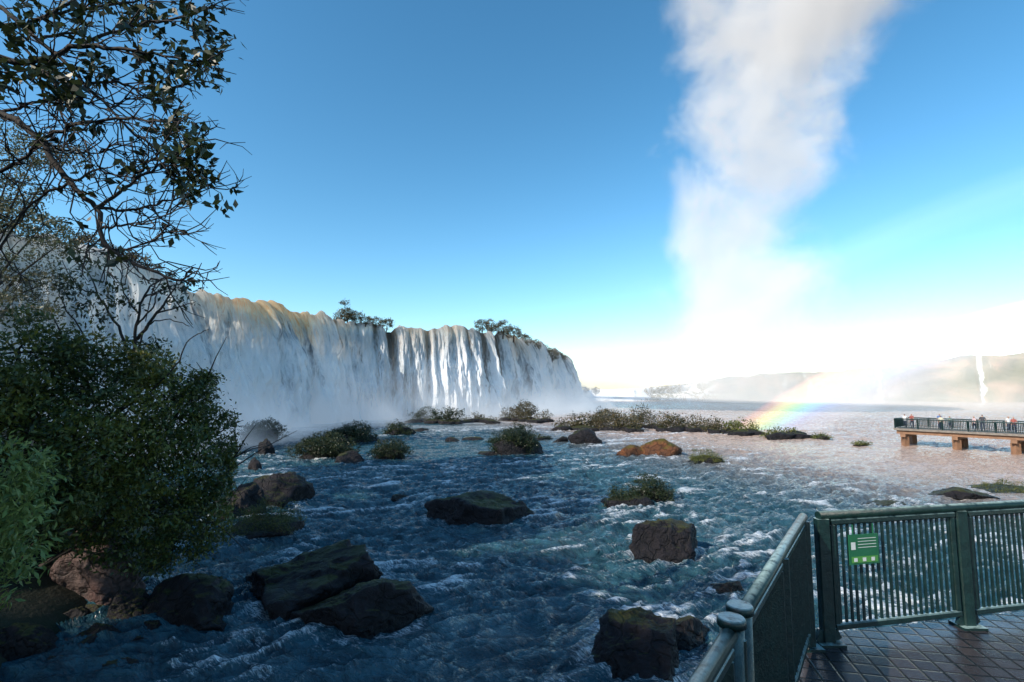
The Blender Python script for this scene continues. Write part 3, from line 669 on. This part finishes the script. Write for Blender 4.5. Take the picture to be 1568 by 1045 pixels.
# ------------------------------------------------------------------ far walkway with people
WZ=2.1;A=Vector((44.2,60,WZ));dB=Vector((7,-9,0)).normalized();nb=Vector((.79,.61,0));LW=26
bm=bmesh.new()
def slab(bm,a,b,wd,z0,z1,mi):
    v=[a,b,b+nb*wd,a+nb*wd];lo=[bm.verts.new((p.x,p.y,z0)) for p in v];hi=[bm.verts.new((p.x,p.y,z1)) for p in v]
    bm.faces.new(hi).material_index=mi;bm.faces.new(lo[::-1]).material_index=mi
    for i in range(4):
        bm.faces.new((lo[i],lo[(i+1)%4],hi[(i+1)%4],hi[i])).material_index=mi
slab(bm,A,A+dB*LW,4.5,WZ-.22,WZ,0)
slab(bm,A+nb*.25+dB*.2,A+nb*.25+dB*LW,.35,WZ-.62,WZ-.224,1);slab(bm,A+nb*3.7+dB*.2,A+nb*3.7+dB*LW,.35,WZ-.62,WZ-.224,1)
for i in range(6):
    p=A+dB*(.8+i*4.6)
    for q in(.8,3.7):
        c=p+nb*q;beam(bm,(c.x,c.y,-2),(c.x,c.y,WZ-.95),.55,.55,1)
    beam(bm,p+nb*.1+Vector((0,0,-.79)),p+nb*4.4+Vector((0,0,-.79)),.5,.32,1)
bmesh.ops.recalc_face_normals(bm,faces=bm.faces)
bm_obj('river_walkway',bm,[CONC,TIMBER])
fence('walkway_railing',A+nb*.12+dB*.1,A+nb*.12+dB*LW,12,1.1,14,.1,near=False)
fence('walkway_railing',A+nb*4.3+dB*.1,A+nb*4.3+dB*LW,12,1.1,14,.1,near=False)
fence('walkway_railing',A+nb*.25+dB*.1,A+nb*4.2+dB*.1,2,1.1,14,.1,near=False)

SKIN=simple('skin',(.45,.27,.19),.5,0,.08);HAIR=simple('hair',(.03,.02,.015),.5,0,.3);PANT=simple('trousers',(.04,.05,.09),.8,0,.2);SHOE=simple('shoes',(.05,.05,.05),.6)
SHIRTS=[simple('shirt_%d'%i,c,.8,0,.1) for i,c in enumerate([(.7,.7,.7),(.35,.10,.08),(.12,.2,.4),(.6,.55,.4),(.15,.22,.2),(.6,.45,.45),(.05,.05,.06)])]
def person_mesh(pose,seed):
    V=[];E=[];R=[]
    def v(co,r,par=None):
        V.append(co);R.append(r)
        if par is not None:E.append((par,len(V)-1))
        return len(V)-1
    f=pose['lean'];pel=v((0,0,.94),.13);sp=v((0,-f*.3,1.12),.115,pel);ch=v((0,-f*.7,1.32),.135,sp);nk=v((0,-f,1.47),.055,ch);hb=v((0,-f-.01,1.53),.07,nk);hm=v((0,-f-.01,1.61),.092,hb);ht=v((0,-f,1.69),.07,hm)
    v((0,-f-.115,1.60),.018,hm)
    for sd in(-1,1):
        sh=v((sd*.175,-f*.8,1.40),.058,ch);arm=pose['arm'][0 if sd<0 else 1]
        e=v((sd*.24,-f*.8+arm[0],1.40-.28+arm[1]),.042,sh);wv=Vector(arm[2]);e0=Vector(V[e])
        wr=e0+Vector((wv.x*sd,wv.y,wv.z)).normalized()*.25;w_=v(tuple(wr),.028,e);dv=(wr-e0).normalized()
        pm=v(tuple(wr+dv*.07),.032,w_);side=dv.cross(Vector((sd,0,.2))).normalized()
        for q in range(4):
            b=wr+dv*.09+side*(q-1.5)*.021;l=[.06,.075,.07,.05][q];k1=v(tuple(b+dv*l*.5),.009,pm);v(tuple(b+dv*l+Vector((0,0,-.015))),.007,k1)
        t1=v(tuple(wr+dv*.04+side*-.045),.010,w_);v(tuple(wr+dv*.075+side*-.06),.008,t1)
        lg=pose['leg'][0 if sd<0 else 1];hp=v((sd*.09,0,.88),.095,pel);kn=v((sd*.10,-lg,.50),.06,hp);an=v((sd*.11,lg*.6,.10),.04,kn);v((sd*.13,lg*.6-.15,.04),.04,an)
    me=bpy.data.meshes.new('person');me.from_pydata(V,E,[]);o=bpy.data.objects.new('tmp',me);COL.objects.link(o)
    m=o.modifiers.new('s','SKIN');sv=me.skin_vertices[0].data
    for i,r_ in enumerate(R): sv[i].radius=(r_*1.15 if i in(0,1,2) else r_,r_)
    sv[0].use_root=True;o.modifiers.new('ss','SUBSURF').levels=1
    dg=bpy.context.evaluated_depsgraph_get();m2=bpy.data.meshes.new_from_object(o.evaluated_get(dg));bpy.data.objects.remove(o)
    for mm in(SHIRTS[0],PANT,SKIN,HAIR,SHOE):m2.materials.append(mm)
    for p in m2.polygons:
        c=p.center;p.use_smooth=True
        if c.z<.09:mi=4
        elif c.z<.93 and abs(c.x)<.2:mi=1
        elif c.z>1.46 and abs(c.x)<.12: mi=3 if (c.z>1.66 or (c.y>-f+.02 and c.z>1.53)) else 2
        elif abs(c.x)>.19 and (Vector((abs(c.x),c.y,c.z))-Vector((.19,-f*.8,1.38))).length>.2: mi=2
        else:mi=0
        p.material_index=mi
    return m2
poses=[dict(lean=.03,arm=[(-.06,.0,(0,-.9,.35)),(-.06,0,(-.1,-.9,.3))],leg=(0,.03)),dict(lean=.0,arm=[(.02,0,(0,-.1,-1)),(-.08,0,(-.4,-.7,.8))],leg=(.06,-.03)),
       dict(lean=.08,arm=[(-.1,0,(0,-1,.05)),(-.1,0,(0,-1,.05))],leg=(.02,.02)),dict(lean=.0,arm=[(.02,0,(.05,-.15,-1)),(.02,0,(.05,-.1,-1))],leg=(.08,-.05))]
PM=[person_mesh(p,i) for i,p in enumerate(poses)]
rp=random.Random(3)
for i,(tt,q) in enumerate([(.8,1.2),(1.6,.7),(3.6,3.0),(4.2,.8),(4.9,1.0),(7.0,.7),(7.5,1.6),(9.4,2.4),(10.0,.9),(11.0,.7),(12.9,3.2),(13.6,1.2),(14.3,.8)]):
    me=PM[i%4].copy();me.materials[0]=SHIRTS[i%7];o=bpy.data.objects.new('person',me);COL.objects.link(o)
    p=A+dB*tt+nb*q;o.location=(p.x,p.y,WZ);sc_=rp.uniform(.93,1.06);o.scale=(sc_,)*3;o.rotation_euler=(0,0,rad(-52+rp.uniform(-70,70) if i%3 else 130))

# ------------------------------------------------------------------ mist
def volmat(name,build,aniso,step,emis=0.0,color=(1,1,1),ecol=(.85,.93,1)):
    m,nt,out=newmat(name);P=POS(nt);den=build(nt,P)
    v=nt.nodes.new('ShaderNodeVolumeScatter');v.inputs['Color'].default_value=(*color,1);v.inputs['Anisotropy'].default_value=aniso;nt.links.new(den,v.inputs['Density'])
    if emis>0:   # stands in for the multiple scattering that single-bounce volumes lose
        e=nt.nodes.new('ShaderNodeEmission');e.inputs[0].default_value=(*ecol,1);nt.links.new(M(nt,'MULTIPLY',den,emis),e.inputs[1])
        a=nt.nodes.new('ShaderNodeAddShader');nt.links.new(v.outputs[0],a.inputs[0]);nt.links.new(e.outputs[0],a.inputs[1]);nt.links.new(a.outputs[0],out.inputs[1])
    else: nt.links.new(v.outputs[0],out.inputs[1])
    m.cycles.volume_step_rate=step
    return m
PZ=[6,48,65,107,132,160,185,215];PX=[97,98,98,108,108,120,140,168];PR=[50,42,36,34,36,43,56,68]
def fcurve(nt,fac,pts):
    n=nt.nodes.new('ShaderNodeFloatCurve');nt.links.new(fac,n.inputs['Value']);c=n.mapping.curves[0]
    c.points[0].location=pts[0];c.points[1].location=pts[-1]
    for p in pts[1:-1]:c.points.new(*p)
    n.mapping.update();return n.outputs[0]
def plume(nt,P):
    x,y,z=SEP(nt,P);zn=M(nt,'DIVIDE',z,220)
    cx=M(nt,'MULTIPLY',fcurve(nt,zn,[(0,PX[0]/200)]+[(a/220,b/200) for a,b in zip(PZ,PX)]+[(1,.85)]),200)
    rr=M(nt,'MULTIPLY',fcurve(nt,zn,[(0,.50)]+[(a/220,b/100) for a,b in zip(PZ,PR)]+[(1,.68)]),100)
    dx=M(nt,'SUBTRACT',x,cx);dy=M(nt,'SUBTRACT',y,220)
    d=M(nt,'DIVIDE',M(nt,'SQRT',M(nt,'ADD',M(nt,'MULTIPLY',dx,dx),M(nt,'MULTIPLY',dy,dy))),rr)
    n=NOI(nt,P,.024,5,.68,.3)
    f=M(nt,'ADD',M(nt,'SUBTRACT',1.0,d),M(nt,'MULTIPLY',M(nt,'SUBTRACT',n,.51),3.0))
    return M(nt,'MULTIPLY',MR(nt,f,.0,1.15,0,1,True),MR(nt,z,0,110,.010,.085))
def haze(nt,P):
    x,y,z=SEP(nt,P)
    dx=M(nt,'DIVIDE',M(nt,'SUBTRACT',x,118),72);dy=M(nt,'DIVIDE',M(nt,'SUBTRACT',y,200),85)
    g=M(nt,'EXPONENT',M(nt,'MULTIPLY',M(nt,'ADD',M(nt,'MULTIPLY',dx,dx),M(nt,'MULTIPLY',dy,dy)),-1))
    zf=M(nt,'EXPONENT',M(nt,'DIVIDE',M(nt,'MAXIMUM',z,0),-17))
    e=MR(nt,z,50,75,1,0)
    return M(nt,'MULTIPLY',M(nt,'MULTIPLY',M(nt,'MULTIPLY',g,zf),e),.0086)
def spray(nt,P):
    x,y,z=SEP(nt,P);n=MR(nt,NOI(nt,P,.06,4,.6),.35,.7,.15,1.6)
    zf=M(nt,'EXPONENT',M(nt,'DIVIDE',M(nt,'MAXIMUM',z,0),-4.2));e=MR(nt,z,13,20,1,0)
    return M(nt,'MULTIPLY',M(nt,'MULTIPLY',zf,e),M(nt,'MULTIPLY',n,.095))
PL=volmat('plume_mist',plume,-.45,.7,.30,ecol=(.95,.96,1));HZ=volmat('haze_mist',haze,-.45,1.3,.24,ecol=(1,.94,.84));SPM=volmat('spray_mist',spray,-.3,.9,.30,ecol=(.68,.82,1))
bm=bmesh.new();zs=[2]+PZ[1:]
tube(bm,[(a,220,b) for a,b in zip(PX,zs)],[r_*1.45 for r_ in PR],20);bmesh.ops.recalc_face_normals(bm,faces=bm.faces);bm_obj('mist_plume',bm,PL)
bm=bmesh.new();bmesh.ops.create_cube(bm,size=1)
for v_ in bm.verts: v_.co=Vector((v_.co.x*340+130,v_.co.y*240+200,v_.co.z*75+37.6))
bm_obj('basin_mist',bm,HZ)
st=np.arange(3,len(path),12);pp=path[st];tt=np.gradient(pp[:,0]),np.gradient(pp[:,1]);L_=np.hypot(*tt);nxx,nyy=tt[1]/L_,-tt[0]/L_
bm=bmesh.new();R_=[]
for i in range(len(pp)):
    x,y=pp[i,0],pp[i,1];R_.append([bm.verts.new(v) for v in((x-1*nxx[i],y-1*nyy[i],.1),(x+22*nxx[i],y+22*nyy[i],.1),(x+16*nxx[i],y+16*nyy[i],8),(x+8*nxx[i],y+8*nyy[i],17),(x-1*nxx[i],y-1*nyy[i],21))])
for i in range(len(R_)-1):
    for k in range(5): bm.faces.new((R_[i][k],R_[i][(k+1)%5],R_[i+1][(k+1)%5],R_[i+1][k]))
bm.faces.new(R_[0]);bm.faces.new(R_[-1][::-1]);bmesh.ops.recalc_face_normals(bm,faces=bm.faces);bm_obj('falls_spray',bm,SPM)

# ------------------------------------------------------------------ rainbow (arcs in the spray, 42 and 51 deg round the antisolar direction)
ax=-SD;e1=ax.orthogonal().normalized();e2=ax.cross(e1)
def bow(name,t0,t1,cols,als,gain,zlim,dist):
    V=[];UVs=[];na=300;nj=36;th=np.linspace(t0,t1,nj);keep=[]
    for i in range(na):
        ps=2*math.pi*i/na
        for j,t in enumerate(th):
            d=ax*math.cos(rad(t))+(e1*math.cos(ps)+e2*math.sin(ps))*math.sin(rad(t))
            ok=d.y>.25 and d.x>0
            p=Vector(EYE)+d*(dist/max(d.y,.25));V.append(p[:]);UVs.append(((t-t0)/(t1-t0),0));keep.append(ok and -.5<p.z<zlim and p.x<190)
    F=[]
    for i in range(na):
        for j in range(nj-1):
            a=i*nj+j;b=a+1;c=((i+1)%na)*nj+j+1;d=c-1
            if keep[a] and keep[b] and keep[c] and keep[d]:F.append((a,b,c,d))
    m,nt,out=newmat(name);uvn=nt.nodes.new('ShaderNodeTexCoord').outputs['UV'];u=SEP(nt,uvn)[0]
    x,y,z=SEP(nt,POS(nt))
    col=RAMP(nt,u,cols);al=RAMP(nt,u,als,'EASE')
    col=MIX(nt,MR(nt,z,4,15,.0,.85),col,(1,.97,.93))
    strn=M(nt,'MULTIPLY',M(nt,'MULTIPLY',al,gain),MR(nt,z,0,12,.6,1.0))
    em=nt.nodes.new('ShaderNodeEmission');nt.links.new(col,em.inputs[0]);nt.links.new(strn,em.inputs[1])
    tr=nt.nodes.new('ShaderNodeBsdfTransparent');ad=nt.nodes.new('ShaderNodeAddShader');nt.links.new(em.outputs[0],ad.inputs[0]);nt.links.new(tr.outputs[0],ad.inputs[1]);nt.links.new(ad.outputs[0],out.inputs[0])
    return mesh_obj(name,V,F,m,True,uv=UVs)
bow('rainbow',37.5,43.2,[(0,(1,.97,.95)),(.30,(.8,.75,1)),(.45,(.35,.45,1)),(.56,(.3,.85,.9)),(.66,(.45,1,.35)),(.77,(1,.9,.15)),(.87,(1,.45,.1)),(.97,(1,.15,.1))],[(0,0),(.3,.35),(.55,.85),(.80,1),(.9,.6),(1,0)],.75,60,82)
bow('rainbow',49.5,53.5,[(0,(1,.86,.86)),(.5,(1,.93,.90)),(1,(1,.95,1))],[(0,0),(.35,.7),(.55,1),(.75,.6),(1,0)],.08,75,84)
print('objs',len(bpy.data.objects))
